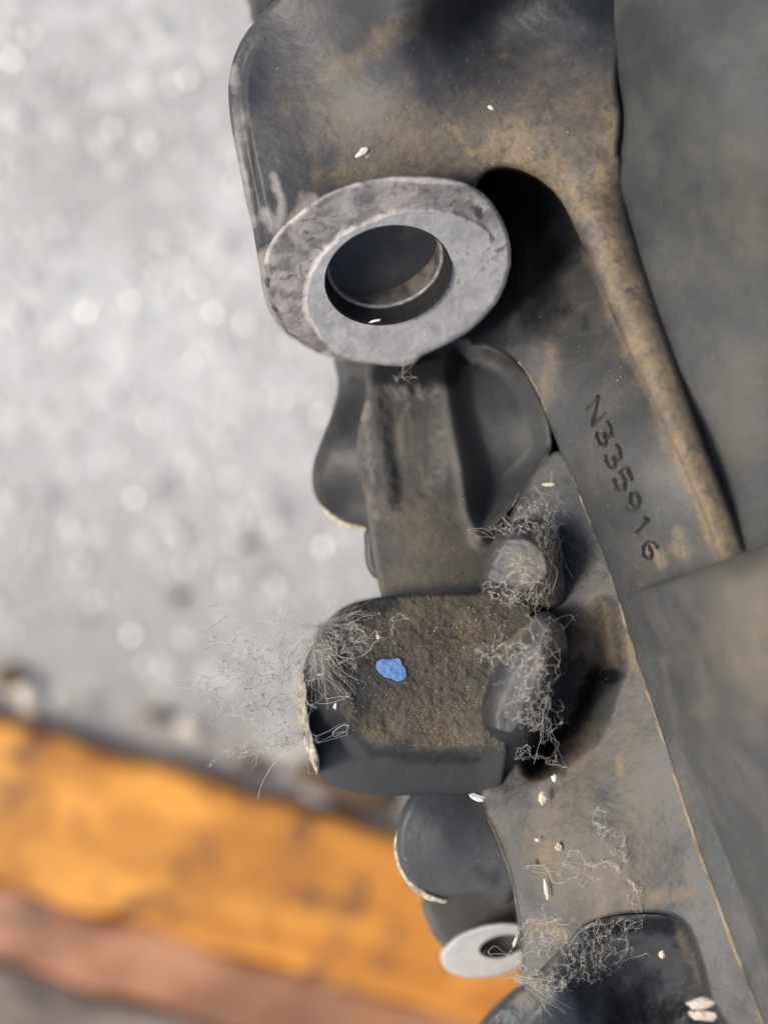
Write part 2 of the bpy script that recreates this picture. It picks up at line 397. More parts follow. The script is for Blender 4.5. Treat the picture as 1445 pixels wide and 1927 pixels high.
stones = [(655, 1478, 105, 46, 0.3, 'darkstone', 'flat brown patch for gap shade, between the lug and the orange board'),  # brown patch put where the gap is in shade
          (600, 1502, 34, 14, 0.4, 'stone', 'pale stone in front of the brown shade patch'),
          (480, 1440, 40, 14, 0.3, 'darkstone', 'small brown stone below the tips of the big cobweb'),(55, 1310, 26, 48, -0.35, 'stone', 'upright pale stone next to its dark shadow patch, beside the orange board'),
          (25, 1275, 40, 22, 0.2, 'darkstone', 'dark patch for the shadow of the pale stone at the left edge'),  # shadow of the pale stone, built as a dark patch
          (365, 1375, 24, 18, 0.5, 'stone', 'pale stone lying just above the middle of the orange board'),
          (300, 1350, 28, 12, 0.3, 'darkstone', 'flat brown stone left of the pale stone by the orange board'),
          (312, 452, 22, 12, 0.1, 'white', 'brightest white highlight chip level with the bolt hole'),  # white chips from here on put bright highlights into colour
          (415, 458, 24, 11, -0.6, 'white', 'white highlight chip between the bracket edge and the brightest chip'),
          (158, 1062, 15, 13, 0, 'white', 'round white highlight chip on the open concrete, left of two dark spots'),
          (422, 828, 14, 12, 0, 'white', 'small white highlight chip level with the dark lobe'),
          (293, 52, 18, 18, 0, 'white', 'round white highlight chip near the top of the concrete'),
          (30, 220, 20, 18, 0.4, 'white', 'white highlight chip at the left edge, upper part of the concrete'),
          (335, 1005, 20, 11, 0.8, 'white', 'long tilted white highlight chip below and right of centre of the concrete'),
          (495, 915, 15, 12, 0.3, 'white', 'white highlight chip closest to the dark lobe'),
          (25, 590, 24, 14, 0.5, 'white', 'white highlight chip at the left edge, level with the ring bottom'),
          (20, 940, 24, 14, -0.3, 'white', 'white highlight chip at the left edge, level with the tip of the dark lobe'),
          (335, 1125, 14, 12, 0, 'darkstone', 'dark chip directly above the cobweb tips'),
          (465, 1025, 11, 10, 0, 'darkstone', 'dark chip between the casing and the tilted white chip')]
zg = (D+ZF)/D*S
for i, (u, v, a, b_, rot, m, lab) in enumerate(stones):
    x, y, z = gp(u, v, 0.002)
    vv, ff = pebble_verts(x, y, 0.0015, a*zg, b_*zg, 0.004 if m != 'white' else 0.002, -rot, 10, i+50)
    meta(link_mesh('stone' if 'stone' in m else 'stone_chip', vv, ff, M[m]), lab, 'stone' if 'stone' in m else 'chip', 'stones and chips lying on the concrete')

# ------------------------------------------------------------------ boards
def board_mat(name, c1, c2, stain, stw):
    b = NB(name)
    gr = b.noise(55, 5, 0.65, 0.8, (0.08, 1, 1)); bl = b.noise(42, 4, 0.6, 0.4); bl2 = b.noise(17, 3, 0.5)
    c = b.mix(b.ramp(gr, 0.3, 0.7), c1, c2)
    c = b.mix(b.ramp(bl2, 0.42, 0.68, 0, 0.55), c, tuple(0.62*x for x in c1))
    c = b.mix(b.ramp(b.noise(24, 4, 0.6, 0.6), 0.50, 0.66, 0, 0.7), c, tuple(min(1, 1.25*x + 0.01) for x in c2))
    c = b.mix(b.ramp(bl, 0.53, 0.66, 0, stw), c, stain)
    n = b.bump(gr, 0.5, 0.002)
    return b.out(c, 0.55, n)
M['orange'] = board_mat('orange_painted_wood', (0.56, 0.19, 0.020), (0.80, 0.34, 0.045), (0.17, 0.075, 0.025), 0.95)
M['rust'] = board_mat('pinkish_brown_wood', (0.27, 0.105, 0.045), (0.48, 0.225, 0.11), (0.15, 0.10, 0.08), 0.6)
M['soil'] = board_mat('grey_brown_soil', (0.15, 0.115, 0.09), (0.22, 0.175, 0.14), (0.06, 0.05, 0.045), 0.7)
def board(name, top, bot, z0, z1, mat, label, cat, off=0.0):
    """top/bot: the board's long edges as pixels on the level z1"""
    A = [np.array(gp(*top[0], z1)), np.array(gp(*top[1], z1))]; B = [np.array(gp(*bot[0], z1)), np.array(gp(*bot[1], z1))]
    X = (A[1]-A[0]); X /= np.linalg.norm(X); L = np.linalg.norm(A[1]-A[0]); Y = np.array([-X[1], X[0], 0])
    wdt = abs((A[0]-B[0]) @ Y); c = A[0]; n = 60; r = 0.004
    prof = [(0, z0), (0, z1-r), (-r*0.3, z1-r*0.3), (-r, z1), (-wdt+r, z1), (-wdt+r*0.3, z1-r*0.3), (-wdt, z1-r), (-wdt, z0)]
    vs = []; fs = []; m = len(prof)
    for i in range(n+1):
        t = L*i/n; wv = 0.0012*math.sin(i*0.7) + random.uniform(-.0006, .0006)
        for (y, z) in prof: vs.append((t, y + wv, z-z0))
    for i in range(n):
        for k in range(m): fs.append((i*m+k, i*m+(k+1) % m, (i+1)*m+(k+1) % m, (i+1)*m+k))
    fs.append(tuple(range(m))[::-1]); fs.append(tuple(n*m+k for k in range(m)))
    me = bpy.data.meshes.new(name); me.from_pydata(vs, [], fs); me.update(); me.materials.append(mat)
    me.polygons.foreach_set('use_smooth', [False]*len(me.polygons))
    o = bpy.data.objects.new(name, me); C.objects.link(o)
    o.location = (c[0], c[1], z0); o.rotation_euler = (0, 0, math.atan2(X[1], X[0]))
    return meta(o, label, cat)
board('wooden_board', [(-260, 1285), (1500, 1800)], [(-260, 1595), (1500, 2100)], 0.0, 0.016, M['orange'],
      'orange painted wooden board lying on the concrete, stained dark', 'board')
board('wooden_board', [(-260, 1592), (1500, 2100)], [(-260, 1742), (1500, 2250)], 0.0, 0.012, M['rust'],
      'pinkish brown board pressed against the orange one', 'board')
board('wooden_board', [(-260, 1745), (1500, 2255)], [(-260, 2100), (1500, 2600)], 0.0, 0.008, M['soil'],
      'grey brown soil strip below the pinkish board, built as a slab, bottom left corner', 'board')  # strip of dark ground modelled as a board

# ------------------------------------------------------------------ the casing
casing = empty('engine_casing', P(900, 1000, -5.0), 'dusty dark cast metal engine casing with bolt hole, lugs and stamped number', 'engine casing')
TILT_U, TILT_V = 0.20, 0.98
def ring_plane(U, V):
    return 0.05 - 1.19*((U-735)*TILT_U + (V-510)*TILT_V)*S*100

seam = [(868, 640), (930, 652), (975, 680), (1005, 725), (1030, 785), (1055, 850), (1085, 920), (1110, 985), (1150, 1090),
        (1190, 1220), (1230, 1340), (1275, 1480), (1310, 1590), (1350, 1700), (1390, 1810), (1440, 1945)]
riblow = [(1060, 380), (1095, 450), (1130, 530), (1165, 615), (1205, 705), (1250, 800), (1300, 910), (1350, 1040), (1410, 1210)]
ribtop = [(1168, 300), (1182, 400), (1215, 520), (1268, 680), (1330, 850), (1400, 1030), (1455, 1180)]

# deep body behind everything
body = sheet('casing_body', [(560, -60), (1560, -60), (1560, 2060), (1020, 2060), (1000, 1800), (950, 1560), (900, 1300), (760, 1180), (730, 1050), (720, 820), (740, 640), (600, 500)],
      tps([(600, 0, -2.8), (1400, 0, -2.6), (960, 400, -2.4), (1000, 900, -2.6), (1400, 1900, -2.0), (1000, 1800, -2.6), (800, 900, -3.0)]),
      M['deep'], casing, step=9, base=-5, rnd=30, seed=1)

# wall with the stamped number
wallh = tps([(940, 380, -2.0), (1060, 440, -1.5), (900, 600, -1.9), (1000, 640, -0.9), (1100, 640, -0.5), (1180, 700, 0.4), (1035, 790, -0.6), (1110, 990, -0.2), (1170, 900, 0.75), (1300, 940, 1.3),
             (1340, 1060, 1.5), (1190, 1220, 0.2), (1270, 1300, 0.9), (1230, 1340, 0.4), (1310, 1590, 0.8), (1440, 1940, 1.3), (1480, 1600, 1.6), (1480, 1200, 1.6)])
wallpoly = [(860, 560), (890, 420), (900, 330), (960, 300), (1080, 360), (1150, 500), (1240, 700), (1330, 900), (1440, 1130), (1560, 1300), (1560, 2060), (1480, 2060)] + seam[::-1][0:]
wall = sheet('stamped_wall', wallpoly, wallh, M['wall'], casing, step=3, rnd=5, sm=4, seed=2, jag=1.0,
      oil_shade=[([(910, 330), (960, 350), (1000, 400)], 90, 0.85), ([(940, 430), (950, 560), (900, 640)], 110, 0.85), ([(1040, 480), (1000, 600)], 90, 0.75)],  # near-black marks paint shade into the recess beside the ring
      dust=[([(1255, 830), (1330, 980), (1360, 1060)], 20, 0.8), ([(1275, 1000), (1285, 1040)], 22, 1.0), ([(1225, 1030), (1245, 1060)], 14, .8),
            ([(1040, 660), (1035, 740)], 22, 0.5), (riblow, 14, 0.55)])
# dusty bead of flash along the seam
def tube(name, pts, rad, mat, parent, n=6, base=None, closed=False):
    p = np.array(pts, float); vs = []; fs = []
    for i in range(len(p)):
        t = p[min(i+1, len(p)-1)] - p[max(i-1, 0)]; t /= (np.linalg.norm(t)+1e-12)
        a = np.cross(t, [0.3, 0.2, 1.0]); a /= np.linalg.norm(a); b_ = np.cross(t, a)
        r_ = rad[i] if hasattr(rad, '__len__') else rad
        for k in range(n):
            th = 2*math.pi*k/n; vs.append(p[i] + r_*(math.cos(th)*a + math.sin(th)*b_))
    for i in range(len(p)-1):
        for k in range(n): fs.append((i*n+k, i*n+(k+1) % n, (i+1)*n+(k+1) % n, (i+1)*n+k))
    fs.append(tuple(range(n))[::-1]); fs.append(tuple((len(p)-1)*n+k for k in range(n)))
    return link_mesh(name, vs, fs, mat, parent, True, None, base)
sp_ = spline(seam[2:], 14, False); su, sv = sp_[:, 0], sp_[:, 1]
jit = fbm(su, sv, 20, 4)*5
rad = (2.0 + 2.6*sstep(sv, 850, 1250) + 2.2*np.abs(fbm(su, sv, 30, 9)))*S*(0.35 + 0.65*sstep(fbm(su, sv, 45, 14), -0.22, 0.05))
tube('seam_flash', Pn(su+jit*0.5+2, sv, wallh(su, sv)-0.015), rad, M['seam'], casing)

# stamped characters, drawn as strokes on the sloping wall: x along the line, y up
GLY = {'N': [[(0, 0), (0, 1), (1, 0), (1, 1)]],
       '3': [[(0, .9), (.45, 1), (.9, .82), (.75, .58), (.4, .5), (.85, .42), (.95, .2), (.5, 0), (0, .1)]],
       '5': [[(.95, 1), (.15, 1), (.05, .55), (.55, .62), (.95, .35), (.6, 0), (0, .08)]],
       '9': [[(.9, .65), (.5, .45), (.05, .65), (.3, .98), (.75, .98), (.92, .65), (.8, .25), (.3, 0)]],
       '1': [[(.2, .8), (.55, 1), (.55, 0)]],
       '6': [[(.85, .95), (.35, .8), (.05, .35), (.4, 0), (.9, .2), (.75, .5), (.2, .45)]]}
txt = 'N335916'; start = np.array([1104., 772.]); adv = np.array([17.2, 43.0]); wv_ = np.array([12.5, 31.0]); up = np.array([23., -26.])
for i, ch in enumerate(txt):
    vs = []; fs = []
    for st in GLY[ch]:
        pl = spline(st, 5, False) if ch != 'N' and ch != '1' else np.array([np.array(st[k])+(np.array(st[k+1])-np.array(st[k]))*t for k in range(len(st)-1) for t in np.linspace(0, 1, 5)])
        q = start + adv*i + pl[:, :1]*wv_ + pl[:, 1:]*up
        c = Pn(q[:, 0], q[:, 1], wallh(q[:, 0], q[:, 1]) + 0.022)
        n0 = len(vs)
        for k in range(len(c)):
            t = c[min(k+1, len(c)-1)] - c[max(k-1, 0)]; t /= (np.linalg.norm(t)+1e-12)
            s_ = np.cross(t, [0, 0, 1.0]); wd = (4.6 + 1.8*math.sin(k*1.7+i))*S
            vs += [c[k]+s_*wd, c[k]-s_*wd, c[k]-s_*wd-np.array([0, 0, 3e-4]), c[k]+s_*wd-np.array([0, 0, 3e-4])]
        for k in range(len(c)-1):
            a = n0+k*4; b2 = a+4
            for m_ in range(4): fs.append((a+m_, a+(m_+1) % 4, b2+(m_+1) % 4, b2+m_))
        fs.append((n0, n0+3, n0+2, n0+1)); e = n0+(len(c)-1)*4; fs.append((e, e+1, e+2, e+3))
    link_mesh('stamped_character', vs, fs, M['ink'], wall, smooth=False)

# upper bracket running into the rib
brk = [(560, -60), (528, -12), (482, 36), (452, 78), (434, 130), (430, 185), (438, 250), (452, 320), (464, 380), (476, 430), (488, 500), (498, 560), (518, 602), (550, 634), (600, 655), (660, 655),
       (760, 640), (860, 560), (890, 450), (893, 365), (905, 332), (935, 314), (975, 317), (1020, 338)] + riblow + ribtop[::-1] + \
      [(1162, 285), (1168, 220), (1160, 140), (1175, 60), (1205, -60)]
bh0 = tps([(480, -40, 0.5), (432, 190, 0.45), (520, 200, 0.50), (470, 430, 0.25), (560, 420, 0.30), (640, 120, 0.75), (700, 300, 0.55), (800, 320, 0.62), (820, -40, 1.9), (730, 40, 1.55), (640, 0, 1.0),
           (900, 30, 0.75), (1100, 30, 0.9), (1190, -20, 0.8), (900, 150, 0.9), (1100, 150, 1.0), (1000, 240, 1.0), (1150, 280, 1.1), (920, 300, 0.8), (1060, 360, 0.75),
           (600, 640, -0.9), (700, 640, -1.4), (850, 500, -0.8), (860, 400, 0.2)])
ribmid = [(1120, 340), (1135, 420), (1170, 520), (1225, 660), (1290, 830), (1345, 960), (1435, 1200)]
def bh(U, V):
    h = bh0(U, V)
    d, cu, cv = seg_dist(U, V, ribmid)
    hr = 1.15 + 0.9*sstep(cv, 400, 1000) - 0.0
    f = sstep(V, 300, 400)*sstep(U, 1000, 1080)
    h = h*(1-f) + f*(hr - (d/45.0)**2*0.17)
    e, _, _ = sdf(U, V, spline(brk, 3)); e = -e
    left = sstep(-U, -620, -560)*sstep(V, 60, 150)
    h = h - left*0.12*(1 - sstep(e, 22, 36))       # rim facet along the left edge
    return h
bracket = sheet('mounting_bracket', brk, bh, M['cast'], casing, step=3, rnd=9, sm=4, base=-3.2, seed=5, rough=0.004, jag=0.8,
      dust=[([(960, 270), (1010, 300)], 95, 1.0), ([(1040, 320), (1120, 400)], 70, 0.95), (ribmid, 66, 1.0), ([(1150, 210), (1150, 280)], 36, 0.9), ([(615, 145), (700, 90), (825, -12)], 26, 0.42),
            ([(780, 270), (920, 250), (1110, 220)], 140, 0.42), ([(640, 230), (740, 270)], 110, 0.26), ([(930, 130), (1100, 150)], 100, 0.2), ([(850, 240), (890, 290)], 14, 0.9), ([(600, 330), (700, 320)], 30, 0.4)],
      wear=[([(440, 130), (452, 300), (474, 420)], 24, 0.66), ([(515, 330), (530, 380), (525, 430)], 26, 0.80), ([(500, 480), (520, 590)], 40, 0.85), ([(500, 400), (530, 440), (590, 380)], 34, 0.75), ([(680, 285), (690, 292)], 10, 0.9)],
      oil_shade=[([(470, 240), (478, 330), (482, 400)], 9, 0.7), ([(820, -10), (930, 0), (1190, 0)], 150, 0.62)])  # the wide top mark paints shade into the hollow

# boss ring with its bore
n_ax = np.array([TILT_U, -TILT_V, 0.0]); n_ax = n_ax/np.linalg.norm(n_ax)*math.sin(math.radians(50)); n_ax[2] = math.cos(math.radians(50))
ex = np.cross([0, 0, 1.0], n_ax); ex /= np.linalg.norm(ex); ey = np.cross(n_ax, ex)
cB = np.array(P(731, 520, float(ring_plane(np.array(731.), np.array(520.)))))
def circ(R, dep, n=72):
    th = np.linspace(0, 2*math.pi, n, endpoint=False)
    return cB - n_ax*dep + R*(np.cos(th)[:, None]*ex + np.sin(th)[:, None]*ey)
R0 = 121*S
hp = np.array([unP(*p) for p in circ(R0, 0)])
ringpoly = [(498, 520), (500, 478), (522, 438), (562, 400), (612, 366), (672, 343), (740, 332), (815, 332), (872, 343), (914, 368), (944, 408), (960, 458), (959, 508), (941, 558), (908, 600),
            (872, 630), (832, 651), (797, 668), (776, 684), (738, 688), (690, 682), (645, 676), (604, 664), (558, 640), (520, 604), (503, 562)]
def mach(U, V):
    a = math.radians(-16); x = (U-764)*math.cos(a)+(V-538)*math.sin(a); y = -(U-764)*math.sin(a)+(V-538)*math.cos(a)
    e = 1 - sstep(np.hypot(x/194, y/142) + 0.035*fbm(U, V, 30, 2), 0.97, 1.03)
    return np.maximum(e, sstep(U + 0.4*V + 60*fbm(U, V, 60, 12), 990, 1060)*sstep(V, 400, 460))
def rh_(U, V): return ring_plane(U, V) - 0.07*(1-mach(U, V))
ring = sheet('bolt_boss', ringpoly, rh_, M['boss'], casing, step=2.2, rnd=9, rh=0.07, base=-2.8, sm=4, hole=hp, seed=6, rough=0.008, jag=1.5, extra=mach,
      wear=[([(740, 337), (880, 345)], 9, 0.9), ([(540, 420), (600, 380), (660, 352)], 22, 0.45), ([(955, 450), (955, 520), (930, 575), (870, 625)], 6, 0.5)],
      oil_shade=[([(880, 385), (900, 400), (925, 450)], 26, 0.62), ([(500, 500), (505, 560), (540, 625), (600, 660)], 16, 0.6), ([(760, 400), (860, 400)], 14, 0.45), ([(560, 480), (590, 620)], 14, 0.45)], taper=0.12)
def lathe(name, prof, mat, parent, n=72):
    vs = []; fs = []
    for (R, d) in prof: vs += circ(R*S, d*S, n).tolist()
    for i in range(len(prof)-1):
        for k in range(n): fs.append((i*n+k, (i+1)*n+k, (i+1)*n+(k+1) % n, i*n+(k+1) % n))
    return link_mesh(name, vs, fs, mat, parent)
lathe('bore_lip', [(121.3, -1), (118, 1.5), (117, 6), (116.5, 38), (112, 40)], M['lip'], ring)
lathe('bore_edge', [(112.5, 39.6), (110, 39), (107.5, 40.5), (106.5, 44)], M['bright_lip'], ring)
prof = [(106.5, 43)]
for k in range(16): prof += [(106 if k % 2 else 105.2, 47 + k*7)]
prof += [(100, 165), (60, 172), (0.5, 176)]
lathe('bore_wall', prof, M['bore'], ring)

# web below the boss
webp = [(690, 655), (760, 640), (870, 630), (940, 652), (985, 690), (1010, 735), (1035, 800), (1035, 860), (1000, 910), (960, 960), (940, 1010), (920, 1080), (930, 1150), (900, 1200), (760, 1190),
        (722, 1130), (708, 1080), (696, 1010), (688, 940), (672, 870), (676, 800), (690, 740)]
wh0 = tps([(700, 660, -1.9), (860, 640, -1.9), (960, 680, -1.6), (1020, 800, -0.9), (690, 850, -1.3), (700, 1000, -0.9), (760, 1130, -0.5), (850, 1130, -0.45), (780, 800, -1.3), (850, 850, -1.15), (900, 1050, -0.8), (820, 1000, -0.8), (1000, 900, -1.2)])
pocket = spline([(722, 735), (800, 728), (832, 745), (832, 850), (826, 915), (790, 945), (745, 955), (732, 900), (718, 820)], 4)
wedge = spline([(840, 640), (930, 640), (1000, 690), (1050, 800), (1045, 870), (990, 930), (940, 985), (905, 1015), (880, 975), (866, 880), (838, 770)], 4)
def wh(U, V):
    h = wh0(U, V)
    d, _, _ = sdf(U, V, pocket); h = h - 0.14*(1 - sstep(d + 10*fbm(U, V, 30, 6), -30, 10))
    d, _, _ = sdf(U, V, wedge); h = h - 0.35*(1 - sstep(d, -60, 4))
    d, _, _ = seg_dist(U, V, [(905, 1010), (975, 935), (1030, 860)]); h = h + 0.16*np.exp(-(d/16)**2)
    d, _, _ = seg_dist(U, V, [(840, 720), (858, 820), (880, 960), (905, 1012)]); h = h + 0.07*np.exp(-(d/14)**2)
    return h
web = sheet('lower_web', webp, wh, M['brown'], casing, clean=lambda U, V: 0.8*(1-sstep(sdf(U, V, wedge)[0] + 8*fbm(U, V, 40, 4), -30, 6)), step=2.6, rnd=12, sm=4, base=-4.0, seed=8, rough=0.005, jag=0.6,
      dust=[([(790, 980), (820, 1080)], 110, 0.75), ([(850, 740), (880, 900)], 22, 0.5), ([(755, 850), (752, 800), (768, 760)], 7, 0.85), ([(775, 850), (770, 780)], 6, 0.8), ([(790, 870), (800, 930)], 5, 0.7), ([(900, 1000), (930, 1030)], 20, 0.6)],
      wear=[([(686, 760), (694, 860), (706, 970)], 32, 0.55)],
      oil_shade=[([(720, 700), (800, 690), (840, 690)], 60, 1.0), ([(900, 700), (950, 800), (940, 900), (910, 960)], 80, 0.36), ([(770, 780), (775, 900)], 44, 0.40), ([(1030, 700), (930, 665)], 30, 0.9), ([(905, 1000), (990, 910), (1030, 850)], 16, .5)])  # the dark mark under the ring is painted shade

lobeh = tps([(640, 700, -2.6), (620, 850, -2.2), (600, 910, -2.4), (680, 860, -2.0), (650, 970, -2.5), (700, 960, -2.2)])
lobe = sheet('side_lobe', [(632, 660), (636, 720), (628, 765), (608, 820), (590, 872), (588, 915), (602, 948), (632, 975), (668, 988), (720, 985), (740, 860), (730, 700), (700, 650)],
      lobeh, M['smooth'], casing, step=4, rnd=26, base=-4.2, seed=9, oil_shade=[([(650, 780), (640, 930)], 90, 0.75)])
fl = sheet('lobe_sunlit_rim', [(598, 938), (615, 968), (645, 990), (690, 998), (705, 990), (690, 976), (650, 972), (620, 955)], lambda U, V: -2.7+0*U, M['cream'], casing, step=3, rnd=6, base=-3.2, wear0=0)  # sunlit rim of the lobe painted in cream
sheet('side_nub', [(690, 995), (686, 1030), (690, 1065), (706, 1088), (730, 1080), (730, 1000)], lambda U, V: -1.3+0*U, M['smooth'], casing, step=3, rnd=10, base=-3, seed=3)

# the lug with the blue paint spot
lugp = [(990, 1112), (900, 1115), (820, 1117), (745, 1121), (690, 1129), (650, 1142), (620, 1165), (600, 1196), (580, 1232), (568, 1272), (562, 1320), (567, 1368), (579, 1410), (594, 1446), (606, 1466), (640, 1484), (690, 1496),
        (760, 1498), (850, 1494), (930, 1490), (950, 1440), (965, 1300), (1000, 1200)]
plat = spline([(1030, 1120), (900, 1112), (740, 1116), (655, 1140), (625, 1175), (615, 1240), (622, 1300), (640, 1345), (668, 1378), (710, 1400), (770, 1412), (840, 1414), (900, 1410), (1030, 1400)], 4)
lh0 = tps([(640, 1200, -0.05), (700, 1300, 0.05), (800, 1150, -0.05), (900, 1150, -0.15), (800, 1300, 0.0), (900, 1350, 0.05), (760, 1400, 0.0), (1000, 1250, 0.1)])
def lh(U, V):
    h = lh0(U, V)
    d, _, _ = sdf(U, V, plat)
    h = h - np.clip(d-4, 0, None)*S*100*1.5*sstep(V, 1150, 1300) - 0.10*sstep(d, -10, 8)
    d2, _, _ = seg_dist(U, V, [(660, 1230), (680, 1310), (730, 1360)]); h = h - 0.05*np.exp(-(d2/26)**2)
    h = h + 0.014*fbm(U, V, 9, 21, 3)*(d < 0)
    return h
lug = sheet('paint_marked_lug', lugp, lh, M['grit'], casing, step=2.2, rnd=8, sm=4, base=-3, seed=10, rough=0.010, jag=0.8,
      dust=[([(780, 1180), (830, 1340)], 120, 0.45), ([(860, 1160), (890, 1200)], 50, 0.8), ([(850, 1350), (700, 1385)], 30, 0.55), ([(640, 1300), (660, 1350), (720, 1390)], 24, 0.5)],
      oil_shade=[([(650, 1150), (700, 1140), (735, 1135)], 36, 0.8), ([(690, 1250), (690, 1320)], 52, 0.7), ([(640, 1350), (700, 1415), (800, 1430), (900, 1430)], 26, 0.62)],
      clean=lambda U, V: sstep(sdf(U, V, plat)[0] + 9*fbm(U, V, 14, 31), -14, 12)*sstep(V, 1180, 1260))
# flaking edge on its left side, sunlit rim painted in cream
sheet('lug_sunlit_rim', [(566, 1275), (560, 1320), (564, 1370), (577, 1412), (590, 1446), (598, 1458), (601, 1436), (592, 1404), (579, 1352), (576, 1300), (574, 1270)],
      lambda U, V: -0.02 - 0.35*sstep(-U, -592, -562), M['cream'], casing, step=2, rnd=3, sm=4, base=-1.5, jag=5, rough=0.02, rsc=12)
blue = sheet('paint_mark', [(708, 1250), (716, 1242), (734, 1240), (750, 1237), (757, 1248), (766, 1262), (766, 1276), (754, 1281), (736, 1279), (720, 1270), (710, 1262)],
      lambda U, V: lh0(U, V)+0.03, M['blue'], lug, step=2, rnd=2, rh=0.01, sm=3, base=-0.15, rough=0.008, rsc=8, jag=5)

# two stubs between the lug and the wall
uph = tps([(960, 1000, 0.1), (1040, 990, 0.1), (985, 1040, 0.55), (1035, 1060, 0.45), (920, 1080, 0.25), (980, 1110, 0.35), (975, 1165, -0.5), (1060, 1130, -0.2), (1062, 1020, -0.3), (910, 1120, -0.3), (1020, 1150, -0.3)])
up_ = sheet('upper_stub', [(935, 1008), (962, 984), (1000, 978), (1042, 982), (1058, 1010), (1062, 1080), (1062, 1140), (1020, 1152), (978, 1172), (936, 1156), (908, 1122), (900, 1085), (915, 1045)],
      lambda U, V: np.minimum(uph(U, V)+0.06, 0.44 - 0.0030*(1000-U)) - 0.07*sstep(V, 1096, 1112), M['cast'], casing, step=2.2, rnd=22, rh=0.25, sm=4, base=-3, seed=14, rough=0.012,
      dust=[([(1030, 1000), (1035, 1130)], 26, 0.6), ([(985, 1060), (1000, 1100)], 26, 0.4)],
      wear=[([(960, 990), (1040, 985)], 20, 0.25)],
      oil_shade=[([(925, 1080), (940, 1120)], 50, 0.5), ([(930, 1130), (975, 1160), (1000, 1140)], 30, 0.9), ([(985, 1000), (1010, 1040)], 16, 0.5)])  # dark marks paint shade on the facet that faces the sun
loh = tps([(1020, 1160, 0.3), (1100, 1150, -0.1), (1150, 1130, -0.42), (1165, 1240, -0.5), (980, 1250, 0.45), (1010, 1200, 0.6), (1060, 1230, 0.45), (930, 1330, 0.15), (1000, 1350, 0.3), (1090, 1330, -0.5), (1060, 1400, -0.8), (900, 1420, -0.7), (980, 1450, -0.8), (1120, 1260, -0.45)])
lo_ = sheet('lower_stub', [(1018, 1152), (1048, 1160), (1066, 1200), (1068, 1250), (1056, 1300), (1034, 1350), (1012, 1400), (985, 1450), (950, 1476), (905, 1450), (890, 1400), (890, 1330), (918, 1260), (955, 1200), (985, 1175)],
      lambda U, V: np.minimum(loh(U, V)+0.40, 0.56 - 0.0016*(1035-U) - 0.0006*(V-1200)) - 0.10*sstep(U + 0.25*(V-1200), 1040, 1062), M['cast'], casing, step=2.4, rnd=55, rh=0.50, sm=4, base=-3, seed=15, rough=0.006,
      dust=[([(1045, 1190), (1055, 1250)], 30, 0.6), ([(925, 1250), (1000, 1170)], 12, 0.7)],
      wear=[([(990, 1190), (975, 1250), (1000, 1320)], 50, 0.22)], oil_shade=[([(900, 1300), (930, 1400), (985, 1440)], 90, 0.62), ([(985, 1240), (1000, 1330)], 60, 0.42), ([(1060, 1240), (1040, 1320), (1000, 1420)], 50, 0.85)])  # dark marks paint shade on the facet and the right side

# strip of casing left of the seam
lwh = tps([(1000, 900, -0.9), (1050, 870, -0.62), (1050, 1000, -0.5), (1100, 1000, -0.28), (1150, 1120, -0.02), (1110, 1420, -0.1), (1000, 1480, -0.3), (950, 1560, -0.5), (1050, 1600, 0.0), (1200, 1400, 0.3), (1300, 1620, 0.6), (1200, 1700, 0.4), (1000, 1750, -0.3), (1400, 1900, 1.0), (1200, 1900, 0.1), (1000, 1850, -0.3)])
arch = spline([(1072, 1800), (1085, 1765), (1115, 1738), (1170, 1722), (1235, 1718), (1285, 1735), (1312, 1790), (1335, 1880), (1360, 2000), (900, 2000), (930, 1920), (1000, 1862), (1050, 1830)], 3)
scoop = spline([(1000, 1160), (1030, 1148), (1095, 1146), (1125, 1118), (1158, 1130), (1178, 1190), (1182, 1250), (1160, 1310), (1130, 1390), (1075, 1440), (1000, 1470), (960, 1400), (960, 1250)], 3)
def lws(U, V):
    d, _, _ = sdf(U, V, arch); h = lwh(U, V) - 1.3*(1 - sstep(d, -16, 5))
    d, _, _ = sdf(U, V, scoop); return h - 1.0*(1 - sstep(d, -70, 4))*(0.45 + 0.55*sstep(V, 1150, 1300))
strip = sheet('seam_strip', [(1040, 852), (1070, 870), (1105, 935), (1130, 1000), (1168, 1095), (1208, 1225), (1248, 1345), (1292, 1483), (1328, 1595), (1370, 1708), (1412, 1825), (1470, 1990), (1000, 1990), (985, 1850), (978, 1760), (962, 1660),
                              (935, 1570), (905, 1500), (930, 1400), (1000, 1300), (990, 1150), (940, 1040), (975, 940)],
      lws, M['wall'], casing, step=2.8, rnd=6, sm=4, base=-3, seed=16, rough=0.005, jag=0.8,
      dust=[([(1120, 1160), (1110, 1230)], 50, 0.75), ([(1040, 1470), (1070, 1600), (1120, 1680)], 130, 0.45), ([(1180, 1400), (1220, 1600)], 90, 0.28), ([(1180, 1130), (1200, 1250)], 26, 0.6), ([(1010, 1740), (1060, 1760)], 26, 0.7), ([(1230, 1690), (1300, 1680)], 22, 0.6), ([(1165, 1430), (1170, 1460)], 12, 0.8)],
      oil_shade=[([(1120, 1285), (1090, 1350), (1040, 1420), (960, 1490)], 60, 0.8), ([(1110, 1280), (1150, 1275)], 26, 0.9), ([(930, 1480), (980, 1480)], 30, 0.8), ([(1010, 1620), (1012, 1625)], 9, 1.0), ([(990, 1540), (1000, 1700)], 30, 0.40), ([(930, 1010), (1000, 930)], 22, 0.6)])  # dark marks along the scoop are painted shade
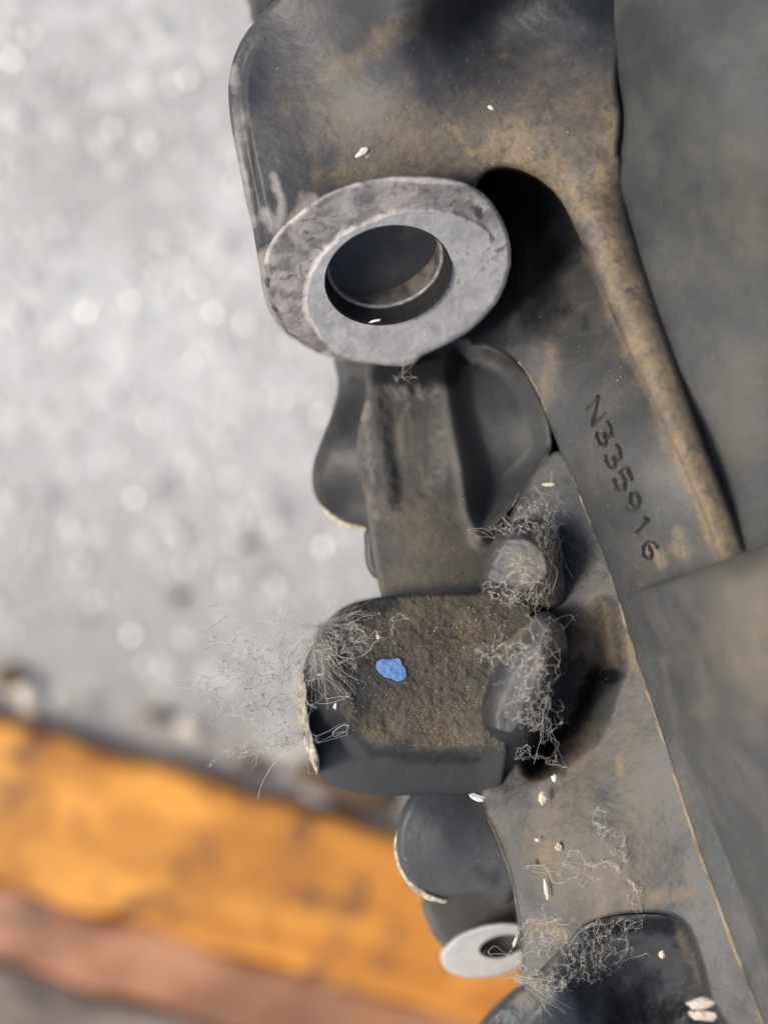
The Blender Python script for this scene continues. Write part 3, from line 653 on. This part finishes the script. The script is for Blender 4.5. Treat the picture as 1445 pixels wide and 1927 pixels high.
# thin bright edge of the strip
ed = spline([(918, 1540), (940, 1590), (962, 1655), (974, 1720), (984, 1790), (992, 1845)], 10, False)
tube('strip_edge', Pn(ed[:, 0], ed[:, 1], lwh(ed[:, 0], ed[:, 1])-0.02), (0.8+1.4*np.abs(fbm(ed[:, 0], ed[:, 1], 24, 3)))*S, M['seam'], casing)

# round lobe under the lug
rl = sheet('round_lobe', [(790, 1486), (765, 1515), (750, 1552), (746, 1592), (755, 1634), (778, 1666), (815, 1686), (860, 1692), (910, 1690), (960, 1700), (985, 1620), (960, 1540), (920, 1490), (850, 1480)],
      tps([(800, 1520, -0.8), (760, 1600, -0.9), (840, 1590, -0.75), (900, 1640, -0.9), (820, 1680, -1.1), (950, 1600, -0.8), (900, 1500, -1.0)]), M['smooth'], casing, step=2.8, rnd=14, sm=4, base=-3, seed=17,
      oil_shade=[([(900, 1640), (930, 1660)], 28, 0.5), ([(900, 1500), (940, 1520)], 26, 0.5)])
sheet('round_lobe_sunlit_rim', [(749, 1560), (742, 1592), (750, 1636), (772, 1670), (800, 1692), (832, 1701), (842, 1696), (815, 1686), (780, 1664), (758, 1632), (750, 1592), (756, 1562)], lambda U, V: -1.12+0*U, M['cream'], casing, step=1.6, rnd=3, sm=4, base=-1.6, jag=2.5)  # sunlit rim of the round lobe painted in cream

# farther ring with its block
sheet('far_block', [(800, 1690), (806, 1740), (830, 1780), (860, 1800), (1000, 1800), (1000, 1690), (900, 1670)], lambda U, V: -3.4+0*U, M['brown'], casing, step=5, rnd=16, base=-6, seed=19)
def far_plane(U, V): return -3.0 - 0.9*(V-1790)*S*100
th = np.linspace(0, 2*math.pi, 40, endpoint=False)
def ell(cx, cy, a, b_, rot):
    r_ = math.radians(rot); return np.stack([cx + a*np.cos(th)*math.cos(r_) - b_*np.sin(th)*math.sin(r_), cy + a*np.cos(th)*math.sin(r_) + b_*np.sin(th)*math.cos(r_)], -1)
fr = sheet('far_boss', ell(925, 1790, 96, 48, -12), far_plane, M['washer'], casing, step=3, rnd=5, sm=1, base=-5, hole=ell(945, 1782, 44, 21, -12))
sheet('far_bore', ell(945, 1782, 47, 24, -12), lambda U, V: -4.2+0*U, M['lip'], fr, step=4, rnd=4, sm=1, base=-5)

# bottom lug and its dark pocket
bp = tps([(1080, 1780, 0.1), (1120, 1735, 0.25), (1250, 1720, 0.4), (1150, 1800, -0.3), (1200, 1880, -0.5), (1300, 1800, -0.1), (1300, 1940, -0.5), (1060, 1860, 0.3), (950, 1900, 0.1), (1000, 1960, 0.2), (1100, 1960, 0.0), (1020, 1820, 0.1)])
sheet('bottom_lug', [(880, 1990), (905, 1935), (945, 1890), (985, 1858), (1030, 1812), (1068, 1775), (1090, 1748), (1130, 1730), (1180, 1722), (1250, 1722), (1300, 1745), (1330, 1850), (1370, 1990)],
      lambda U, V: bp(U, V)-0.05, M['smooth'], casing, step=2.6, rnd=10, sm=4, base=-3, seed=22, rough=0.012,
      dust=[([(1040, 1800), (990, 1870)], 34, 0.4), ([(1150, 1780), (1110, 1820)], 18, 0.45), ([(1280, 1760), (1320, 1850)], 18, 0.4)],
      oil_shade=[([(1120, 1750), (1250, 1740)], 30, 0.9), ([(1220, 1850), (1180, 1920), (1280, 1900)], 70, 0.8), ([(1090, 1860), (1100, 1920)], 30, 0.5)])  # dark marks paint the shade inside the pocket

# block beyond the top left corner
sheet('rear_corner', [(462, -40), (470, 10), (482, 42), (560, 30), (600, -40)], lambda U, V: -3.2+0*U, M['brown'], casing, step=5, rnd=12, base=-5)

# side wall on the right, nearer the lens
cover = empty('side_housing', P(1350, 500, 0), 'smooth grey housing beside the rib, out of focus on the right', 'housing')
sideh = tps([(1185, 0, 1.2), (1175, 200, 1.0), (1130, 100, 0.5), (1130, 300, 0.6), (1195, 400, 1.05), (1275, 700, 1.42), (1375, 960, 1.80), (1250, 100, 2.2), (1260, 400, 1.6), (1350, 700, 1.8), (1330, 100, 2.8), (1300, 350, 2.2), (1450, 100, 3.2), (1450, 500, 2.6), (1450, 800, 2.1), (1560, 500, 3.2)])
sheet('housing_wall', [(1140, -60), (1110, 40), (1100, 150), (1105, 300), (1125, 400), (1156, 510), (1212, 670), (1272, 830), (1342, 1010), (1402, 1160), (1580, 1160), (1580, -60)],
      sideh, M['blur'], cover, step=4, rnd=24, rh=0.3, sm=4, base=-2, seed=25, dust=[([(1400, 300), (1430, 420)], 70, 0.35), ([(1400, 700), (1390, 850)], 60, 0.35)])
# big foreground casing, lower right
front = empty('foreground_cover', P(1400, 1400, 1), 'smooth grey cover closest to the lens, strongly blurred, lower right corner', 'cover')
fgh = tps([(1200, 1130, 1.4), (1290, 1090, 4.3), (1445, 1040, 5.6), (1300, 1300, 2.8), (1450, 1250, 5.8), (1222, 1260, -0.1), (1290, 1480, 0.3), (1345, 1620, 0.6), (1400, 1500, 2.8), (1560, 1500, 5.0), (1400, 1780, 0.7), (1452, 1920, 0.9), (1500, 1800, 3.0)])
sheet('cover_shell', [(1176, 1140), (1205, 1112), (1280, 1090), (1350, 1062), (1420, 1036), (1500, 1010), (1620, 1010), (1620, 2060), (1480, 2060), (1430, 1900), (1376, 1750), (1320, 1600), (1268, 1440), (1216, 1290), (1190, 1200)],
      fgh, M['blur2'], front, step=5, rnd=60, rh=0.5, sm=4, base=0.0, seed=27, rough=0.004, dust=[([(1420, 1100), (1445, 1250)], 150, 0.75)], oil_shade=[([(1230, 1250), (1300, 1460), (1380, 1700), (1430, 1880)], 130, 0.24)])  # tan mark paints a warm highlight, dark mark paints shade on the left

# ------------------------------------------------------------------ flakes
flakes = [(898, 1502, 15, 6, 0.25, -0.2, 'white', 'white flake on the dark metal right above the round lobe'),
          (1020, 1503, 6, 11, 0.1, -0.05, 'creamflake', 'larger cream flake, nearer the stubs'),
          (1042, 1465, 5, 6, 0, -0.05, 'white', 'small triangular white flake above the cream flake'),
          (1051, 1596, 6, 9, -0.5, 0.02, 'pinkflake', 'pinkish flake on the seam strip below the cream flake'),
          (1010, 1582, 4, 4, 0, -0.1, 'white', 'tiny pale flake left of the pinkish flake'),
          (1027, 1674, 3, 17, -0.15, -0.05, 'white', 'thin upright white sliver on the seam strip'),
          (969, 1772, 3, 11, 0.3, -0.3, 'white', 'thin white sliver by the farther ring'),
          (1246, 1797, 6, 7, 0, 0.1, 'creamflake', 'cream flake inside the dark bottom pocket'),
          (1318, 1890, 27, 9, -0.1, 1.7, 'lump', 'upper of the two pinkish white lumps at the bottom edge'),
          (1322, 1912, 20, 9, 0.15, 1.7, 'lump', 'lower of the two pinkish white lumps at the bottom edge'),
          (1071, 228, 7, 9, 0, 1.0, 'white', 'round white speck above the golden dusty patch'),
          (1131, 230, 4, 6, 0, 1.05, 'creamflake', 'cream speck near the right edge of the bracket'),
          (924, 202, 5, 4, 0.6, 0.9, 'white', 'pale speck in the middle of the bracket face'),
          (681, 285, 15, 5, -0.6, 0.6, 'white', 'slanting pale flake above the bolt hole'),
          (706, 603, 11, 3, -0.2, -0.15, 'white', 'ragged white flake on the lower lip of the bolt hole'),
          (712, 1199, 5, 4, 0.3, 0.03, 'creamflake', 'cream speck above the blue paint spot'),
          (630, 1330, 3, 6, 0.2, 0.02, 'white', 'tiny white speck left of the blue paint spot, near the lug edge'),
          (1034, 912, 13, 3, 0.0, -0.3, 'creamflake', 'straight cream straw bit at the top of the upper stub web')]
for i, (u, v, a, b_, rot, h, m, lab) in enumerate(flakes):
    x, y, z = P(u, v, h + 0.03); vv, ff = pebble_verts(x, y, z, a*S, b_*S, min(a, b_)*S*0.4, -rot, 9, i+300, 0.42)
    meta(link_mesh('flake', vv, ff, M[m], smooth=False), lab, 'flake', 'loose flakes and specks on the casing')

def grains(hf, spots, parent, mat, seed):
    R = random.Random(seed); vs = []; fs = []
    for (u0, v0, u1, v1, n, r0, r1) in spots:
        for i in range(n):
            u = R.uniform(u0, u1); v = R.uniform(v0, v1); r_ = R.uniform(r0, r1)*S*(0.6 + 0.8*R.random()**3)
            h = float(hf(np.array(u), np.array(v))); x, y, z = P(u, v, h); o_ = len(vs)
            q = [(1, 0, 0), (-1, 0, 0), (0, 1, 0), (0, -1, 0), (0, 0, .8), (0, 0, -.8)]
            vs += [(x+a*r_*R.uniform(.5, 1.4), y+b2*r_*R.uniform(.5, 1.4), z+c2*r_) for a, b2, c2 in q]
            fs += [(o_+a, o_+b2, o_+c2) for a, b2, c2 in [(0, 2, 4), (2, 1, 4), (1, 3, 4), (3, 0, 4), (2, 0, 5), (1, 2, 5), (3, 1, 5), (0, 3, 5)]]
    return meta(link_mesh('dust_grains', vs, fs, mat, parent, False), kind='stuff')
M['grain'] = plain('tan_dust_grain', (0.42, 0.33, 0.21), 0.7, 900, col2=(0.16, 0.12, 0.08))
grains(lambda U, V: lh(U, V)+0.004, [(660, 1150, 900, 1390, 700, 0.8, 2.2), (780, 1290, 900, 1405, 500, 0.8, 2.0), (800, 1140, 960, 1230, 200, .8, 2.2), (640, 1160, 740, 1330, 90, .6, 1.6)], lug, M['grain'], 5)
grains(bh, [(560, 180, 1150, 300, 130, 0.7, 2.4), (900, 240, 1060, 312, 120, 0.8, 2.6), (700, 80, 1150, 200, 50, .8, 2.2)], bracket, M['grain'], 6)
grains(lws, [(990, 1450, 1200, 1720, 260, 0.6, 2.0), (1060, 1160, 1150, 1290, 60, .6, 1.8)], strip, M['grain'], 7)
grains(wh, [(730, 940, 880, 1110, 160, 0.6, 1.8)], web, M['grain'], 8)
grains(wallh, [(1050, 620, 1220, 900, 60, 0.6, 2.2), (1130, 900, 1320, 1060, 60, .6, 2.2)], wall, M['grain'], 9)

# ------------------------------------------------------------------ cobwebs
def fibres(name, specs, mat, label, hf, base_h=0.0, width=0.58):
    """specs: (u, v, angle, spread, length, count, curl, lift)"""
    vs = []; fs = []; R = random.Random(hash(name+label) % 1000 if False else len(label)*7)
    for (u0, v0, ang, spr, L, cnt, curl, lift, jit) in specs:
        for c in range(cnt):
            a = math.radians(ang + R.gauss(0, spr)); n = 22; ln = L*R.uniform(0.35, 1.1); st = ln/n
            u = u0 + R.gauss(0, jit); v = v0 + R.gauss(0, jit); h0 = (hf(u, v) if hf else 0) + base_h; w_ = width*R.uniform(0.5, 1.15)
            a += R.gauss(0, 0.25); k = R.gauss(0, curl); dk = 0; u0_ = R.gauss(0, jit*0.9); u += u0_; v += R.gauss(0, jit*0.9); hz = R.uniform(0, lift); slope = R.gauss(0, lift)/n; pts = []
            for i in range(n+1):
                hh = (hf(u, v)+base_h) if hf else h0
                pts.append((u, v, hh + hz*math.sin(math.pi*i/n*0.8) + slope*i*(0 if hf else 1)))
                dk += R.gauss(0, curl*0.5); k = 0.82*k + dk*0.3; dk *= 0.7; a += k
                u += st*math.cos(a); v += st*math.sin(a)
            p = np.array([P(*q) for q in pts]); n0 = len(vs)
            for i in range(len(p)):
                t = p[min(i+1, n)] - p[max(i-1, 0)]; t = t/(np.linalg.norm(t)+1e-12)
                A = np.cross(t, [0, 0, 1.0]); A = A/(np.linalg.norm(A)+1e-9); B = np.cross(t, A); r_ = w_*S*(1-0.5*i/n)
                for q in range(3):
                    th_ = q*2.0944; vs.append(p[i] + r_*(math.cos(th_)*A + math.sin(th_)*B))
            for i in range(n):
                for q in range(3): fs.append((n0+i*3+q, n0+i*3+(q+1) % 3, n0+(i+1)*3+(q+1) % 3, n0+(i+1)*3+q))
    return meta(link_mesh(name, vs, fs, mat), label, 'cobweb', 'cobwebs clinging to the casing')
def f1(fn):                       # height lookup table, quick to read strand by strand
    gu = np.arange(560, 1340, 5.0); gv = np.arange(900, 1960, 5.0); T = fn(*np.meshgrid(gu, gv, indexing='ij')).tolist()
    def g_(u, v):
        x = min(max((u-560)/5, 0), len(gu)-1.01); y = min(max((v-900)/5, 0), len(gv)-1.01); i = int(x); j = int(y); a = x-i; b = y-j
        return (T[i][j]*(1-a) + T[i+1][j]*a)*(1-b) + (T[i][j+1]*(1-a) + T[i+1][j+1]*a)*b
    return g_
lug_h = f1(lh0)
def net(name, blobs, rays, mat, label, hf, base_h=0.0, width=0.42, lift=0.12):
    """blobs: (u, v, su, sv, rot, knots); knots joined by slack strands, short fuzz round each knot; rays: (u, v, angle, spread, length, count)"""
    R = random.Random(len(label)*13); vs = []; fs = []
    def strand(pts, w_):
        w_ = w_*(0.55 + 0.9*R.random()**3)
        p = np.array(pts); n = len(p)-1; n0 = len(vs)
        for i in range(n+1):
            t = p[min(i+1, n)] - p[max(i-1, 0)]; t = t/(np.linalg.norm(t)+1e-12)
            A = np.cross(t, [0, 0, 1.0]); A = A/(np.linalg.norm(A)+1e-9); B = np.cross(t, A); r_ = w_*S
            for q in range(3):
                th_ = q*2.0944; vs.append(p[i] + r_*(math.cos(th_)*A + math.sin(th_)*B))
        for i in range(n):
            for q in range(3): fs.append((n0+i*3+q, n0+i*3+(q+1) % 3, n0+(i+1)*3+(q+1) % 3, n0+(i+1)*3+q))
    def H(u, v, l): return (hf(u, v) if hf else 0) + base_h + l
    for (u, v, su, sv, rot, k) in blobs:
        ca, sa = math.cos(math.radians(rot)), math.sin(math.radians(rot)); K = []
        k = int(k*1.5)
        for i in range(k):
            x = R.gauss(0, su); y = R.gauss(0, sv); K.append((u + x*ca - y*sa, v + x*sa + y*ca, R.uniform(0, lift)))
        for i, a in enumerate(K):
            near = sorted(range(k), key=lambda j: (K[j][0]-a[0])**2 + (K[j][1]-a[1])**2)[1:R.choice([3, 4, 5])]
            for j in near:
                b2 = K[j]; d_ = math.hypot(b2[0]-a[0], b2[1]-a[1]); ox = R.gauss(0, .13)*d_; oy = R.gauss(0, .13)*d_; px = R.gauss(0, .09)*d_; n = 8
                pts = []
                for m_ in range(n+1):
                    t = m_/n; g_ = math.sin(math.pi*t); g2 = math.sin(2*math.pi*t)
                    uu = a[0]+(b2[0]-a[0])*t + ox*g_ + px*g2; vv_ = a[1]+(b2[1]-a[1])*t + oy*g_ - px*g2
                    pts.append(P(uu, vv_, H(uu, vv_, a[2]+(b2[2]-a[2])*t)))
                strand(pts, width*R.uniform(0.45, 1.25))
            for m2 in range(R.choice([0, 0, 1, 3])):
                an = R.uniform(0, 6.28); ln = R.uniform(4, 16); cu_ = R.gauss(0, .35); uu, vv_ = a[0], a[1]; pts = []
                for m_ in range(6):
                    pts.append(P(uu, vv_, H(uu, vv_, a[2]))); uu += ln/5*math.cos(an); vv_ += ln/5*math.sin(an); an += cu_
                strand(pts, width*R.uniform(0.4, 0.9))
    for (u, v, ang, spr, L, cnt) in rays:
        for c in range(cnt):
            an = math.radians(ang + R.gauss(0, spr)); ln = L*R.uniform(.25, 1.1); cu_ = R.gauss(0, .05); uu = u+R.gauss(0, 4); vv_ = v+R.gauss(0, 4); n = 14; l0 = R.uniform(0, lift); pts = []
            for m_ in range(n+1):
                pts.append(P(uu, vv_, H(uu, vv_, l0))); uu += ln/n*math.cos(an); vv_ += ln/n*math.sin(an); an += cu_ + R.gauss(0, .09)
            strand(pts, width*R.uniform(0.45, 1.1))
    return meta(link_mesh(name, vs, fs, mat), label, 'cobweb', 'cobwebs clinging to the casing')
net('cobweb', [(500, 1225, 60, 22, 160, 90), (490, 1290, 50, 45, 0, 190), (520, 1330, 36, 34, 0, 90), (540, 1235, 30, 22, 0, 40), (510, 1405, 46, 9, -14, 80), (420, 1290, 34, 34, 0, 34), (545, 1395, 22, 16, 0, 26), (430, 1210, 40, 22, 40, 24)],
    [(598, 1182, 178, 14, 170, 60), (598, 1182, 145, 16, 130, 80), (560, 1400, 168, 8, 130, 20)],
    M['web'], 'large fluffy cobweb hanging in the air off the left end of the lug', None, -0.05, 0.42, 0.5)
net('cobweb', [(650, 1215, 26, 22, 0, 34), (700, 1190, 40, 14, -10, 22)],
    [(598, 1182, 88, 6, 150, 90), (600, 1185, 60, 16, 90, 40), (598, 1180, -14, 12, 110, 60), (598, 1182, 108, 10, 90, 40)],
    M['web2'], 'silky fan of web fibres gripping the left corner of the lug', lambda u, v: 0.02 if u < 640 else lug_h(u, v)+0.04, 0.02, 0.75)
net('cobweb', [(1010, 955, 26, 18, -20, 60), (985, 996, 36, 7, -6, 60), (1035, 1010, 9, 34, 0, 44), (985, 1075, 22, 16, 40, 50), (948, 1128, 20, 13, 20, 90), (1000, 1120, 16, 16, 0, 30), (1020, 1060, 10, 40, 0, 30)],
    [(1040, 985, 75, 8, 110, 10)], M['web2'], 'dusty cobweb wrapped round the upper stub', f1(lambda U, V: np.maximum(uph(U, V), lwh(U, V))), 0.03, 0.6)
net('cobweb', [(985, 1250, 30, 20, 50, 80), (1005, 1300, 16, 34, 10, 60), (1015, 1200, 20, 26, 0, 30), (1010, 1345, 26, 20, 0, 40), (925, 1235, 20, 14, 0, 26), (1035, 1390, 10, 30, -10, 16), (990, 1420, 14, 12, 0, 10)],
    [(1030, 1350, 88, 10, 90, 6)], M['web2'], 'wispy cobweb lying over the lower stub', f1(lambda U, V: np.maximum(loh(U, V)+.33, lws(U, V))), 0.05, 0.6)
net('cobweb', [(1040, 1770, 34, 20, -20, 60), (1010, 1845, 36, 14, 20, 44), (1110, 1795, 40, 14, -40, 60), (1020, 1745, 20, 14, 0, 30), (1090, 1835, 44, 12, -20, 40), (1150, 1770, 20, 20, 0, 16)],
    [(970, 1840, 26, 7, 110, 26)], M['web2'], 'grey cobweb stretched over the bottom lug', f1(lambda U, V: np.maximum(bp(U, V)+0.02, lws(U, V))), 0.07, 0.6)
net('cobweb', [(1170, 1620, 12, 50, -24, 24), (1100, 1640, 40, 20, 0, 12)], [(1060, 1628, 5, 10, 90, 5)],
    M['web'], 'faint web strands on the seam strip above the bottom lug', f1(lws), 0.04, 0.4)
net('cobweb', [(752, 712, 14, 10, -40, 10)], [(775, 680, 122, 5, 60, 6)], M['web2'], 'few short fibres hanging under the bolt boss', None, -1.0, 0.45)

for o in bpy.data.objects:
    if '_org' in o: del o['_org']
